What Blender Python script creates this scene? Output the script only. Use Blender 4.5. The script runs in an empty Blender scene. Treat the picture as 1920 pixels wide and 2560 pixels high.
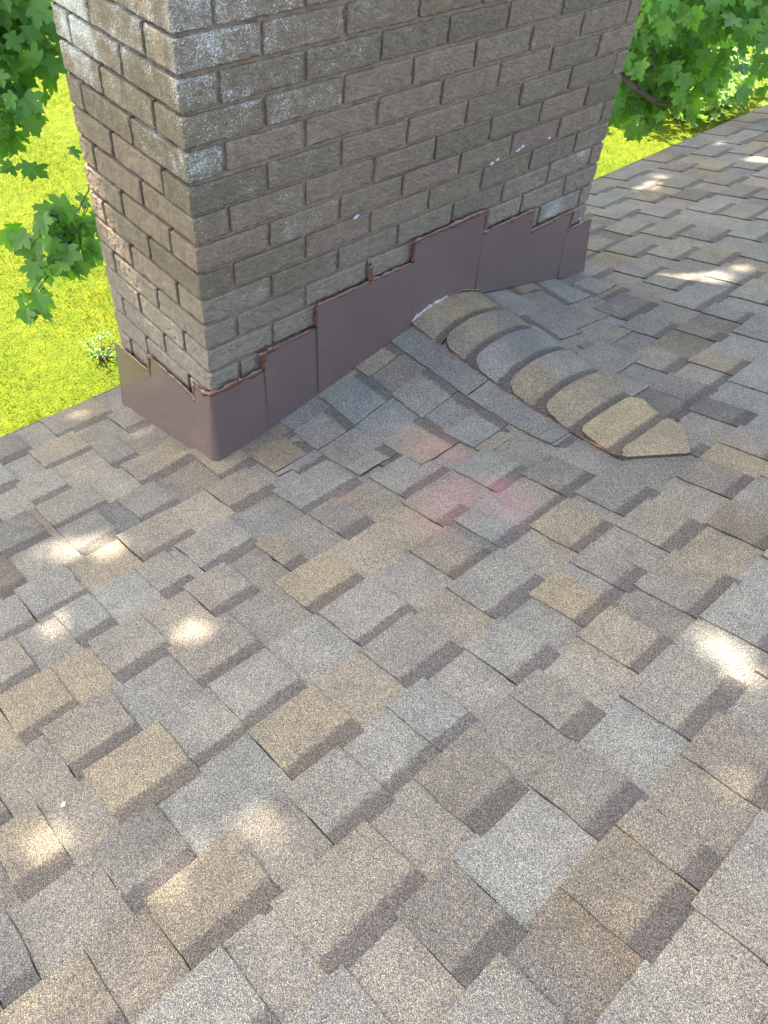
import bpy, math, random
import numpy as np
from mathutils import Vector, Matrix, noise

# ------------------------------------------------------------------ scene, camera, light
S = bpy.context.scene
COL = S.collection
random.seed(7)
rng = np.random.default_rng(11)

R_CAM = [[0.73626, -0.6727, 0.07345], [-0.46633, -0.58303, -0.66529], [0.49037, 0.45557, -0.74296]]
C_CAM = Vector((-0.8219, -1.4031, 0.4641))
cam = bpy.data.cameras.new('camera')
cam.sensor_fit = 'HORIZONTAL'
cam.sensor_width = 36.0
cam.lens = 2014.5 / 1920 * 36.0
cam.clip_start = 0.02
cam.clip_end = 600
co = bpy.data.objects.new('camera', cam)
COL.objects.link(co)
r, d, f = [Vector(v) for v in R_CAM]
M = Matrix((r, -d, -f)).transposed().to_4x4()
M.translation = C_CAM
co.matrix_world = M
S.camera = co

SUN = Vector((-0.125, 0.525, 0.80)).normalized()
EL = math.asin(SUN.z)
AZ = math.atan2(SUN.x, SUN.y)
w = bpy.data.worlds.new('World')
S.world = w
w.use_nodes = True
nt = w.node_tree
bg = nt.nodes['Background']
sky = nt.nodes.new('ShaderNodeTexSky')
sky.sky_type = 'NISHITA'
sky.sun_disc = False
sky.sun_elevation = EL
sky.sun_rotation = AZ
sky.dust_density = 4.0
sky.ozone_density = 0.6
nt.links.new(sky.outputs[0], bg.inputs[0])
bg.inputs[1].default_value = 0.11
sl = bpy.data.lights.new('sun', 'SUN')
sl.energy = 4.1
sl.angle = math.radians(0.53)
sl.color = (1.0, 0.93, 0.82)
so = bpy.data.objects.new('sun', sl)
so.rotation_euler = SUN.to_track_quat('Z', 'Y').to_euler()
so.location = (-6, 10, 18)
COL.objects.link(so)
S.view_settings.view_transform = 'Standard'
S.view_settings.look = 'None'
S.view_settings.exposure = 3.52
S.view_settings.use_white_balance = True          # the camera balanced for open shade
S.view_settings.white_balance_temperature = 6900
S.view_settings.white_balance_tint = 7
S.view_settings.gamma = 1.0
S.cycles.max_bounces = 10
S.cycles.diffuse_bounces = 5
S.cycles.transmission_bounces = 6
S.cycles.use_denoising = True


# ------------------------------------------------------------------ helpers
def tag(o, label=None, cat=None, group=None, kind=None):
    if label: o['label'] = label
    if cat: o['category'] = cat
    if group: o['group'] = group
    if kind: o['kind'] = kind
    return o


def link(name, me, mats, parent=None):
    o = bpy.data.objects.new(name, me)
    COL.objects.link(o)
    for m in (mats if isinstance(mats, (list, tuple)) else [mats]):
        me.materials.append(m)
    if parent is not None:
        o.parent = parent
    return o


def empty(name, loc=(0, 0, 0)):
    o = bpy.data.objects.new(name, None)
    o.empty_display_size = 0.2
    COL.objects.link(o)
    return o


class MB:
    """collects polygons (with per-vertex float attributes) into one mesh"""
    def __init__(self, *attrs):
        self.v = []
        self.f = []
        self.a = {k: [] for k in attrs}

    def vert(self, p, **kw):
        self.v.append(tuple(p))
        for k in self.a:
            self.a[k].append(kw.get(k, 0.0))
        return len(self.v) - 1

    def face(self, ids):
        self.f.append(list(ids))

    def grid(self, fn, nu, nv, flip=False):
        ids = [[None] * (nv + 1) for _ in range(nu + 1)]
        for i in range(nu + 1):
            for j in range(nv + 1):
                p, kw = fn(i / nu, j / nv)
                ids[i][j] = self.vert(p, **kw)
        for i in range(nu):
            for j in range(nv):
                q = [ids[i][j], ids[i + 1][j], ids[i + 1][j + 1], ids[i][j + 1]]
                self.face(q[::-1] if flip else q)
        return ids

    def box(self, lo, hi, **kw):
        x0, y0, z0 = lo
        x1, y1, z1 = hi
        i = [self.vert(p, **kw) for p in ((x0, y0, z0), (x1, y0, z0), (x1, y1, z0), (x0, y1, z0),
                                          (x0, y0, z1), (x1, y0, z1), (x1, y1, z1), (x0, y1, z1))]
        for q in ((0, 3, 2, 1), (4, 5, 6, 7), (0, 1, 5, 4), (1, 2, 6, 5), (2, 3, 7, 6), (3, 0, 4, 7)):
            self.face([i[k] for k in q])

    def tube(self, pts, rads, n=8, **kw):
        rings = []
        up = Vector((0.13, 0.21, 0.97)).normalized()
        for i, p in enumerate(pts):
            a = pts[max(i - 1, 0)]
            b = pts[min(i + 1, len(pts) - 1)]
            t = (Vector(b) - Vector(a))
            t = t.normalized() if t.length > 1e-9 else Vector((0, 0, 1))
            s = t.cross(up)
            if s.length < 1e-3: s = t.cross(Vector((1, 0, 0)))
            s.normalize()
            q = s.cross(t)
            rings.append([self.vert(Vector(p) + (s * math.cos(k * 2 * math.pi / n) + q * math.sin(k * 2 * math.pi / n)) * rads[i], **kw) for k in range(n)])
        for a, b in zip(rings, rings[1:]):
            for k in range(n):
                self.face([a[k], a[(k + 1) % n], b[(k + 1) % n], b[k]])
        self.face(rings[0][::-1])
        self.face(rings[-1])

    def build(self, name, mats, parent=None, smooth=False):
        me = bpy.data.meshes.new(name)
        me.from_pydata(self.v, [], self.f)
        for k, vals in self.a.items():
            at = me.attributes.new(k, 'FLOAT', 'POINT')
            at.data.foreach_set('value', np.array(vals, dtype=np.float32))
        if smooth:
            me.polygons.foreach_set('use_smooth', [True] * len(me.polygons))
        me.update()
        return link(name, me, mats, parent)


class N:
    """tiny node helper"""
    def __init__(self, name):
        self.m = bpy.data.materials.new(name)
        self.m.use_nodes = True
        self.t = self.m.node_tree
        self.b = self.t.nodes['Principled BSDF']
        self.out = self.t.nodes['Material Output']
        self.tc = self.t.nodes.new('ShaderNodeTexCoord')

    def node(self, typ, **kw):
        n = self.t.nodes.new(typ)
        for k, v in kw.items(): setattr(n, k, v)
        return n

    def set(self, sock, v):
        if hasattr(v, 'is_linked') or isinstance(v, bpy.types.NodeSocket):
            self.t.links.new(v, sock)
        elif isinstance(v, (tuple, list)) and sock.type == 'RGBA' and len(v) == 3:
            sock.default_value = (*v, 1)
        else:
            sock.default_value = v

    def obj(self): return self.tc.outputs['Object']

    def noise(self, scale, detail=2, rough=.5, vec=None, dist=0):
        n = self.node('ShaderNodeTexNoise')
        self.set(n.inputs['Vector'], vec or self.obj())
        n.inputs['Scale'].default_value = scale
        n.inputs['Detail'].default_value = detail
        n.inputs['Roughness'].default_value = rough
        n.inputs['Distortion'].default_value = dist
        return n.outputs['Fac']

    def voro(self, scale, out='Color', vec=None, feature='F1'):
        n = self.node('ShaderNodeTexVoronoi', feature=feature)
        self.set(n.inputs['Vector'], vec or self.obj())
        n.inputs['Scale'].default_value = scale
        return n.outputs[out]

    def mapping(self, scale, loc=(0, 0, 0)):
        n = self.node('ShaderNodeMapping')
        self.set(n.inputs['Vector'], self.obj())
        n.inputs['Scale'].default_value = scale
        n.inputs['Location'].default_value = loc
        return n.outputs[0]

    def attr(self, name):
        n = self.node('ShaderNodeAttribute', attribute_name=name)
        return n.outputs['Fac']

    def math(self, op, a, b=0.0, c=0.0, clamp=False):
        n = self.node('ShaderNodeMath', operation=op)
        n.use_clamp = clamp
        for i, v in enumerate((a, b, c)): self.set(n.inputs[i], v)
        return n.outputs[0]

    def ramp(self, x, stops, interp='LINEAR'):
        n = self.node('ShaderNodeValToRGB')
        n.color_ramp.interpolation = interp
        el = n.color_ramp.elements
        while len(el) < len(stops): el.new(0.5)
        for e, (p, c) in zip(el, stops):
            e.position = p
            e.color = (*c, 1) if len(c) == 3 else c
        self.set(n.inputs[0], x)
        return n.outputs[0]

    def step(self, x, a, b):
        n = self.node('ShaderNodeMapRange', interpolation_type='SMOOTHSTEP')
        self.set(n.inputs['Value'], x)
        n.inputs['From Min'].default_value = a
        n.inputs['From Max'].default_value = b
        return n.outputs[0]

    def mix(self, f, a, b, mode='MIX'):
        n = self.node('ShaderNodeMix', data_type='RGBA', blend_type=mode)
        self.set(n.inputs[0], f)
        self.set(n.inputs[6], a)
        self.set(n.inputs[7], b)
        return n.outputs[2]

    def sep(self, col):
        n = self.node('ShaderNodeSeparateXYZ')
        self.set(n.inputs[0], col)
        return n.outputs

    def dist(self, c, sc=(1, 1, 1)):
        n = self.node('ShaderNodeVectorMath', operation='SUBTRACT')
        self.set(n.inputs[0], self.obj())
        n.inputs[1].default_value = c
        m = self.node('ShaderNodeVectorMath', operation='MULTIPLY')
        self.set(m.inputs[0], n.outputs[0])
        m.inputs[1].default_value = sc
        l = self.node('ShaderNodeVectorMath', operation='LENGTH')
        self.set(l.inputs[0], m.outputs[0])
        return l.outputs['Value']

    def bump(self, h, strength=.5, dist=.01, normal=None):
        n = self.node('ShaderNodeBump')
        n.inputs['Strength'].default_value = strength
        n.inputs['Distance'].default_value = dist
        self.set(n.inputs['Height'], h)
        if normal is not None: self.set(n.inputs['Normal'], normal)
        return n.outputs[0]

    def done(self, color=None, rough=None, normal=None, **kw):
        if color is not None: self.set(self.b.inputs['Base Color'], color)
        if rough is not None: self.set(self.b.inputs['Roughness'], rough)
        if normal is not None: self.set(self.b.inputs['Normal'], normal)
        for k, v in kw.items(): self.set(self.b.inputs[k], v)
        return self.m


# ------------------------------------------------------------------ materials
def mat_shingle():
    n = N('asphalt_shingle')
    warm = n.attr('warm')
    lum = n.attr('lum')
    band = n.attr('band')
    base = n.ramp(warm, [(0.0, (.140, .149, .150)), (.3, (.153, .148, .142)), (.5, (.156, .143, .131)), (.72, (.174, .150, .118)), (1.0, (.198, .164, .116))])
    mauve = n.ramp(lum, [(0.0, (.62, .595, .60)), (.5, (1, 1, 1)), (1, (1.22, 1.2, 1.16))])
    base = n.mix(1.0, base, mauve, 'MULTIPLY')
    big = n.noise(13, 4, .65)
    base = n.mix(.65, base, n.ramp(big, [(.3, (.78, .78, .80)), (.7, (1.2, 1.18, 1.14))]), 'MULTIPLY')
    # shadow band of dark granules printed at the head of each tab
    wob = n.noise(95, 2, .6)
    bm = n.math('ADD', band, n.math('MULTIPLY', n.math('SUBTRACT', wob, .5), .022))
    bmask = n.math('SUBTRACT', 1.0, n.step(bm, -.005, .006))
    base = n.mix(n.math('MULTIPLY', bmask, .66), base, (.056, .050, .053))
    # mineral granules
    v1 = n.sep(n.voro(1250))
    g = n.ramp(v1[0], [(0.0, (.28, .27, .30)), (.30, (.60, .59, .61)), (.62, (1.0, 1.0, .98)), (.86, (1.7, 1.58, 1.28)), (1.0, (2.5, 2.3, 1.8))])
    col = n.mix(1.0, base, g, 'MULTIPLY')
    v2 = n.sep(n.voro(780, vec=n.mapping((1, 1, 1), (3.1, 1.7, .4))))
    g2 = n.ramp(v2[1], [(0.0, (.45, .44, .47)), (.5, (1, 1, 1)), (1.0, (1.65, 1.55, 1.32))])
    col = n.mix(.8, col, g2, 'MULTIPLY')
    # over-sprayed pink marking chalk
    jit = n.math('MULTIPLY', n.math('SUBTRACT', n.noise(26, 4, .65), .5), .10)
    tot = None
    for c, rad, amt, sc in (((.372, -.652, -.925), .062, .20, (1, 1, 1)), ((.29, -.60, -.94), .11, .13, (1, 1, 1)), ((.102, -.389, -.995), .035, .16, (1, 1, 1)),
                            ((.40, -.42, -.99), .09, .15, (1.3, .8, 1)), ((.21, -.62, -.93), .09, .12, (1, 1, 1)), ((.34, -.73, -.90), .08, .15, (1, 1, 1))):
        dd = n.math('ADD', n.dist(c, sc), jit)
        k = n.math('MULTIPLY', n.math('SUBTRACT', 1.0, n.step(dd, 0.0, rad * 1.35)), amt)
        tot = k if tot is None else n.math('MAXIMUM', tot, k)
    tot = n.math('MULTIPLY', tot, n.ramp(v1[1], [(.1, (.45, .45, .45)), (.75, (1.25, 1.25, 1.25))]))
    col = n.mix(tot, col, (.62, .17, .19))
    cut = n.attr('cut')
    col = n.mix(n.math('MULTIPLY', cut, .62), col, (.014, .013, .013))  # black asphalt edges, darkened also to paint the crevice shadow between tabs
    h = n.math('ADD', n.voro(430, 'Distance'), n.math('MULTIPLY', n.noise(220, 2), .8))
    nb = n.bump(n.noise(14, 2), .25, .02)
    nrm = n.bump(h, .55, .003, nb)
    return n.done(col, .95, nrm, **{'Specular IOR Level': .12})


def mat_brick():
    n = N('weathered_brown_brick')
    tint = n.attr('tint')
    base = n.ramp(tint, [(0, (.128, .099, .067)), (.35, (.158, .120, .082)), (.6, (.176, .129, .092)), (.85, (.170, .115, .088)), (1, (.222, .162, .106))])
    base = n.mix(.55, base, n.ramp(n.noise(30, 4, .65), [(.3, (.62, .62, .62)), (.7, (1.3, 1.27, 1.2))]), 'MULTIPLY')
    base = n.mix(.6, base, n.ramp(n.noise(260, 3, .7), [(.32, (.58, .58, .58)), (.68, (1.4, 1.36, 1.3))]), 'MULTIPLY')
    xyz = n.sep(n.obj())
    # dusty, paler lower courses
    low = n.step(n.math('ADD', xyz[2], n.math('MULTIPLY', n.noise(4, 3), .25)), -.42, -.72)
    base = n.mix(n.math('MULTIPLY', low, .5), base, n.ramp(n.noise(60, 3), [(.3, (.18, .148, .115)), (.7, (.28, .235, .19))]))
    # lichen and efflorescence flecks
    pat = n.attr('fleck')
    fl = n.noise(370, 3, .75, dist=.8)
    fine = n.noise(17, 4, .7, vec=n.mapping((1, 1, 1), (5, 2, 1)))
    cover = n.math('ADD', n.math('MULTIPLY', pat, .225), n.math('MULTIPLY', n.math('SUBTRACT', fine, .5), .50))
    fm = n.step(n.math('ADD', fl, cover), .70, .80)
    base = n.mix(n.math('MULTIPLY', fm, .85), base, (.60, .59, .55))
    haze = n.math('MULTIPLY', n.step(n.math('ADD', pat, n.math('SUBTRACT', fine, .5)), .45, 1.2), .18)
    base = n.mix(haze, base, (.36, .35, .32))
    relief = n.noise(240, 4, .75, vec=n.mapping((1, 1, 1.7)), dist=.6)
    base = n.mix(.75, base, n.ramp(relief, [(.28, (.50, .49, .48)), (.5, (1, 1, 1)), (.72, (1.42, 1.40, 1.36))]), 'MULTIPLY')  # relief shading painted into the colour, from the noise that drives the bump
    h = n.math('ADD', relief, n.math('MULTIPLY', n.noise(520, 2, .6), .35))
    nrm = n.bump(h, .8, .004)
    return n.done(base, .80, nrm, **{'Specular IOR Level': .3})


def mat_mortar():
    n = N('brown_mortar')
    c = n.ramp(n.noise(60, 4, .7), [(.25, (.11, .074, .052)), (.55, (.20, .135, .095)), (.8, (.29, .205, .15))])
    return n.done(c, .92, n.bump(n.noise(260, 4, .7), .8, .004))


def mat_flashing():
    n = N('brown_painted_metal')
    c = n.ramp(n.noise(5, 2), [(.3, (.104, .069, .060)), (.7, (.120, .080, .069))])
    dust = n.step(n.noise(46, 4, .7), .56, .8)
    c = n.mix(n.math('MULTIPLY', dust, .10), c, (.25, .20, .18))
    rgh = n.math('ADD', .20, n.math('MULTIPLY', n.noise(18, 3), .12))
    nrm = n.bump(n.noise(2.6, 2), .28, .05, n.bump(n.noise(700, 2), .05, .001))
    return n.done(c, rgh, nrm, **{'Specular IOR Level': .6})


def mat_simple(name, col, rough, spec=.5, nscale=40, namp=.25, bump=0.0, metallic=0.0):
    n = N(name)
    lo = tuple(c * (1 - namp) for c in col)
    hi = tuple(c * (1 + namp) for c in col)
    c = n.ramp(n.noise(nscale, 4, .6), [(.3, lo), (.7, hi)])
    nrm = n.bump(n.noise(nscale * 2, 3), bump, .004) if bump else None
    return n.done(c, rough, nrm, **{'Specular IOR Level': spec, 'Metallic': metallic})


def mat_leaf(name, a, b, trans):
    n = N(name)
    t = n.attr('tint')
    c = n.ramp(t, [(0, a), (1, b)])
    c = n.mix(.5, c, n.ramp(n.noise(22, 3), [(.3, (.72, .76, .7)), (.7, (1.25, 1.2, 1.2))]), 'MULTIPLY')
    n.done(c, .52, n.bump(n.noise(55, 2), .25, .006), **{'Specular IOR Level': .45})
    tr = n.node('ShaderNodeBsdfTranslucent')
    n.set(tr.inputs[0], n.mix(1.0, c, trans, 'MULTIPLY'))
    ad = n.node('ShaderNodeMixShader')
    ad.inputs[0].default_value = .50
    n.t.links.new(n.b.outputs[0], ad.inputs[1])
    n.t.links.new(tr.outputs[0], ad.inputs[2])
    n.t.links.new(ad.outputs[0], n.out.inputs[0])
    return n.m


def mat_grass():
    n = N('sunlit_grass')
    t = n.attr('tint')
    c = n.ramp(t, [(0, (.048, .078, .006)), (.5, (.088, .112, .009)), (.8, (.122, .132, .012)), (1, (.17, .15, .035))])
    c = n.mix(.6, c, n.ramp(n.noise(1.6, 4, .6), [(.3, (.70, .78, .7)), (.7, (1.25, 1.18, 1.15))]), 'MULTIPLY')
    n.done(c, .8, **{'Specular IOR Level': .08})
    tr = n.node('ShaderNodeBsdfTranslucent')
    n.set(tr.inputs[0], n.mix(1.0, c, (1.3, 1.25, .7), 'MULTIPLY'))
    ad = n.node('ShaderNodeMixShader')
    ad.inputs[0].default_value = .4
    n.t.links.new(n.b.outputs[0], ad.inputs[1])
    n.t.links.new(tr.outputs[0], ad.inputs[2])
    n.t.links.new(ad.outputs[0], n.out.inputs[0])
    return n.m


def mat_lawn():
    n = N('lawn_soil_and_turf')
    c = n.ramp(n.noise(9, 5, .7), [(.25, (.036, .062, .006)), (.5, (.070, .094, .008)), (.75, (.105, .116, .012))])
    c = n.mix(.5, c, n.ramp(n.noise(.8, 3), [(.3, (.75, .85, .8)), (.7, (1.25, 1.15, 1.1))]), 'MULTIPLY')
    return n.done(c, .95, n.bump(n.noise(40, 4, .7), 1.0, .06), **{'Specular IOR Level': .04})


M_SH = mat_shingle()
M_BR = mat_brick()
M_MO = mat_mortar()
M_FL = mat_flashing()
M_CK = mat_simple('glossy_brown_sealant', (.105, .042, .026), .34, .6, 60, .3, .3)
M_CKP = mat_simple('pale_fresh_sealant', (.26, .205, .20), .35, .6, 80, .3, .3)
M_UND = mat_simple('black_underlayment', (.018, .018, .02), .7, .3)
M_DRIP = mat_simple('grey_green_drip_edge', (.045, .065, .057), .8, .1, 12, .12, 0)
M_FASC = mat_simple('white_fascia_paint', (.70, .70, .67), .5, .4, 8, .06, 0)
M_WALL = mat_simple('wall_siding', (.55, .52, .46), .7, .3, 6, .1, 0)
M_CROWN = mat_simple('concrete_crown', (.36, .34, .31), .9, .2, 25, .25, .6)
M_BARK = mat_simple('maple_bark', (.075, .058, .045), .9, .2, 30, .45, 1.0)
M_WHITE = mat_simple('white_paint_fleck', (.33, .34, .35), .5, .4, 60, .08, .4)
M_PINK = mat_simple('pink_chalk_line', (.42, .17, .15), .85, .2, 160, .55, .5)
M_LEAF = mat_leaf('maple_leaf', (.052, .135, .026), (.098, .195, .036), (1.9, 2.2, .5))
M_LEAF2 = mat_leaf('pale_shrub_leaf', (.08, .16, .04), (.14, .22, .05), (1.3, 1.6, .6))
M_GRASS = mat_grass()
M_LAWN = mat_lawn()

# ------------------------------------------------------------------ dimensions (metres)
PITCH = 0.27
CT = math.cos(math.atan(PITCH))
Z0 = -1.12                      # roof height at the chimney's upper face
GROUND = -4.2
CH = 0.0690068                  # brick course
BX = 0.1065                     # half a brick on the long face
CW, CD = 1.535, 0.486           # chimney plan
RIDGE_X = 0.832


def smax(a, b, k):
    h = max(k - abs(a - b), 0.0) / k
    return max(a, b) + h * h * k * .25


def smin(a, b, k): return -smax(-a, -b, k)


def zmain(x, y): return Z0 - PITCH * y


def zcrick(x, y):
    return smin(Z0 + .223 * x, Z0 + .24 * (1.60 - x), .05)


def H(x, y):
    m = zmain(x, y)
    und = .0035 * noise.noise(Vector((x * 2.1, y * 2.3, .3))) + .0018 * noise.noise(Vector((x * 7, y * 7, 4.2)))
    if y > .1: return m + und
    return smax(m, zcrick(x, y), .035) + und


# ------------------------------------------------------------------ ground
def make_ground():
    b = MB()
    def fn(u, v):
        x = -150 + 300 * u
        y = -150 + 300 * v
        return (x, y, GROUND + .05 * noise.noise(Vector((x * .15, y * .15, 0)))), {}
    b.grid(fn, 60, 60)
    o = b.build('lawn_ground', M_LAWN, smooth=True)
    tag(o, 'bright sunlit lawn beyond and below the eave', 'lawn', kind='structure')
    # grass blades where the lawn is in view
    n1, n2 = 150000, 90000
    x = np.concatenate([rng.uniform(-1.5, 7.5, n1), rng.uniform(6, 19, n2)])
    y = np.concatenate([rng.uniform(3.2, 15, n1), rng.uniform(2.0, 12, n2)])
    n = len(x)
    L = rng.uniform(.015, .045, n)
    a = rng.uniform(0, 2 * np.pi, n)
    lean = rng.uniform(.1, .9, n)
    wd = rng.uniform(.0018, .0045, n)
    clump = np.array([noise.noise(Vector((px * 1.3, py * 1.3, 2))) for px, py in zip(x, y)])
    L *= 1 + .6 * clump
    V = np.zeros((n, 4, 3), np.float32)
    dx, dy = np.cos(a), np.sin(a)
    z = np.full(n, GROUND - .01)
    V[:, 0] = np.stack([x - dy * wd, y + dx * wd, z], 1)
    V[:, 1] = np.stack([x + dy * wd, y - dx * wd, z], 1)
    V[:, 2] = np.stack([x + dx * L * lean * .4 + dy * wd * .8, y + dy * L * lean * .4 - dx * wd * .8, z + L * .65], 1)
    V[:, 3] = np.stack([x + dx * L * lean, y + dy * L * lean, z + L], 1)
    tint = np.clip(.45 + .3 * clump + rng.normal(0, .2, n), 0, 1)
    mesh_from(V.reshape(-1, 3), np.arange(n * 4).reshape(n, 4), 'grass_blades', M_GRASS, np.repeat(tint, 4))


def mesh_from(V, F, name, mat, tint=None, parent=None, smooth=False):
    me = bpy.data.meshes.new(name)
    nf, k = F.shape
    me.vertices.add(len(V))
    me.vertices.foreach_set('co', V.astype(np.float32).ravel())
    me.loops.add(nf * k)
    me.loops.foreach_set('vertex_index', F.astype(np.int32).ravel())
    me.polygons.add(nf)
    me.polygons.foreach_set('loop_start', np.arange(0, nf * k, k, dtype=np.int32))
    if tint is not None:
        at = me.attributes.new('tint', 'FLOAT', 'POINT')
        at.data.foreach_set('value', tint.astype(np.float32))
    me.update(calc_edges=True)
    o = link(name, me, mat, parent)
    if name == 'grass_blades':
        tag(o, 'thick sunlit yellow green grass blades of the lawn', 'grass', kind='stuff')
    return o


make_ground()

# ------------------------------------------------------------------ house: shingled roof, cricket, ridge caps
house = empty('house')
tag(house, 'brown grey shingled house roof sloping to the eave, with a capped cricket behind the chimney', 'house')


def yk(k):   # slope distance of butt line k, turned into plan y
    s = -.84 + (.1465 * k if k >= 0 else .1425 * k) + .003
    return s * CT


TEETH = {
    -5: [(-.314, -.188), (-.180, -.114)],
    -4: [(-.511, -.395), (-.215, -.099), (.034, .2)],
    -3: [(-.631, -.442), (-.336, -.219), (-.096, -.012), (.101, .209), (.29, .439), (.557, .66)],
    -2: [(-.767, -.608), (-.503, -.382), (-.266, -.173), (-.067, .045), (.132, .23), (.267, .349), (.43, .556), (.674, .781)],
    -1: [(-.983, -.928), (-.787, -.67), (-.478, -.328), (-.209, -.069), (.034, .193), (.305, .432), (.471, .6), (.782, .841), (.964, 1.05)],
    0: [(-.903, -.818), (-.731, -.58), (-.469, -.335), (-.198, -.055), (.067, .185), (.21, .333), (.45, .562), (1.002, 1.112), (1.201, 1.301)],
    1: [(-.95, -.857), (-.744, -.61), (-.475, -.33), (-.205, -.06), (.18, .272), (1.108, 1.221), (1.365, 1.428), (1.522, 1.608)],
    2: [(-.781, -.667), (-.582, -.461), (-.352, -.241), (-.155, -.104), (.002, .089), (1.283, 1.405)],
    3: [(-.773, -.685), (-.593, -.509), (-.395, -.315), (-.288, -.14)],
    4: [(-.627, -.505), (-.367, -.223), (-.11, .019)],
    5: [(-.661, -.591), (-.456, -.35), (-.29, -.18)],
    6: [(-.605, -.478), (-.456, -.311), (-.206, -.048)],
    7: [(-.449, -.345), (-.219, -.14)],
    8: [(-.354, -.212), (-.1, -.028)],
}


TINTS = {  # colour drop of single tabs: (course, left edge) -> (warmth, lightness)
    (-5, -.314): (.50, .22), (-5, -.180): (.55, .40), (-4, -.511): (.50, .25), (-4, -.215): (.48, .18), (-4, .034): (.62, .42), (-4, -.395): (.06, .78),
    (-3, -.631): (.72, .50), (-3, -.336): (.50, .24), (-3, -.096): (.55, .30), (-3, .101): (.58, .50), (-3, -.219): (.45, .22), (-3, -.442): (.45, .50),
    (-2, -.767): (.66, .52), (-2, -.503): (.36, .52), (-2, -.266): (.10, .48), (-2, -.067): (.30, .55), (-2, .132): (.92, .55), (-2, .267): (.50, .42), (-2, .43): (.70, .45),
    (-1, -.478): (.80, .52), (-1, -.209): (.32, .55), (-1, .034): (.08, .52), (-1, -.328): (.62, .62), (-1, -.069): (.55, .60), (-1, .305): (.70, .50), (-1, .471): (.48, .30),
    (0, -.903): (.55, .50), (0, -.731): (.78, .50), (0, -.469): (.30, .55), (0, -.198): (.22, .55), (0, -.335): (.10, .60), (0, .067): (.55, .38), (0, .45): (.40, .30),
    (1, -.744): (.70, .50), (1, -.475): (.60, .50), (1, -.205): (.78, .52), (1, -.06): (.66, .60), (2, -.582): (.40, .46), (2, -.352): (.60, .48), (2, -.155): (.72, .50),
    (3, -.593): (.20, .42), (3, -.288): (.50, .45), (4, -.627): (.18, .40), (4, -.367): (.62, .46), (4, -.11): (.70, .46), (5, -.456): (.30, .44), (6, -.456): (.22, .42),
}


def row_segments(k, lo, hi, rnd, known):
    """alternate raised teeth and gaps along a course"""
    segs = []
    def fill(a, b, raised):
        x = a
        while x < b - 1e-6:
            wd = rnd.uniform(.10, .19) if raised else rnd.uniform(.07, .15)
            e = min(x + wd, b)
            if b - e < .05: e = b
            segs.append((x, e, raised))
            x = e
            raised = not raised
    if known:
        ks = sorted(known)
        # left of the known stretch, built outwards
        x = ks[0][0]
        left = []
        raised = False
        while x > lo:
            wd = rnd.uniform(.10, .19) if raised else rnd.uniform(.07, .15)
            left.append((max(x - wd, lo), x, raised))
            x -= wd
            raised = not raised
        segs += left[::-1]
        for i, (a, b) in enumerate(ks):
            segs.append((a, b, True))
            if i + 1 < len(ks):
                g0, g1 = b, ks[i + 1][0]
                if g1 - g0 > .24: fill(g0, g1, False)
                elif g1 > g0 + .004: segs.append((g0, g1, False))
        fill(ks[-1][1], hi, False)
    else:
        fill(lo, hi, rnd.random() < .5)
    return segs


def colour_at(row, x, rnd_off):
    a = noise.noise(Vector((x * 4.6, row * 7.31, .5)))
    b = noise.noise(Vector((x * 4.2, row * 5.17, 9.5)))
    wv = min(max(.46 + .40 * a + rnd_off[0], 0), 1)
    lv = min(max(.50 + .34 * b + rnd_off[1], 0), 1)
    return wv, lv


def tab(b, u0, u1, v0, v1, P, off0, off1, row, rnd, raised, band, nu, nv, tint=None):
    """one tab: u runs along the course, v from its head (v0) to its butt (v1); P(u,v,off) gives the point"""
    ro = (rnd.gauss(0, .11), rnd.gauss(0, .13))
    ju0 = [rnd.gauss(0, .0011) for _ in range(nv + 1)]
    ju1 = [rnd.gauss(0, .0011) for _ in range(nv + 1)]
    jv = [rnd.gauss(0, .0009) for _ in range(nu + 1)]
    skew = rnd.gauss(0, .0009)
    lift = max(rnd.gauss(.0002, .0004), -.0003)
    bandw = (.0285 + rnd.gauss(0, .0025)) if band else -1.0
    ids = []
    sgn = 1 if v1 > v0 else -1
    def at(i, j, drop=None, cut=0.0):
        t = j / nv
        uu = (u0 + ju0[j]) * (1 - i / nu) + (u1 + ju1[j]) * (i / nu)
        vv = v0 + (v1 - v0) * t + (0 if row == 9 else jv[i] + skew * (i / nu - .5)) * (t > .99)
        o = off0 + (off1 - off0 + lift) * t if drop is None else drop
        wv, lv = colour_at(row, uu, ro)
        if tint:
            wv = min(max(.46 + .68 * (tint[0] - .46) + .45 * (wv - .46), 0), 1)
            lv = min(max(.5 + .72 * (tint[1] - .5) + .45 * (lv - .5), 0), 1)
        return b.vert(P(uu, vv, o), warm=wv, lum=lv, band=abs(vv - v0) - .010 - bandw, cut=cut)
    for i in range(nu + 1):
        ids.append([at(i, j) for j in range(nv + 1)])
    for i in range(nu):
        for j in range(nv):
            b.face([ids[i][j], ids[i + 1][j], ids[i + 1][j + 1], ids[i][j + 1]])
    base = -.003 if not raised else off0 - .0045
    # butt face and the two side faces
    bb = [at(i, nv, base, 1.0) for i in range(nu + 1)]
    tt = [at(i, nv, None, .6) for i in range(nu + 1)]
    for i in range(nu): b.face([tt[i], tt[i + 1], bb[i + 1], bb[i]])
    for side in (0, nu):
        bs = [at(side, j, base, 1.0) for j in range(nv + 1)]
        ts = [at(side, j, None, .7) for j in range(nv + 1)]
        for j in range(nv): b.face([ts[j], ts[j + 1], bs[j + 1], bs[j]])


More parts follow.
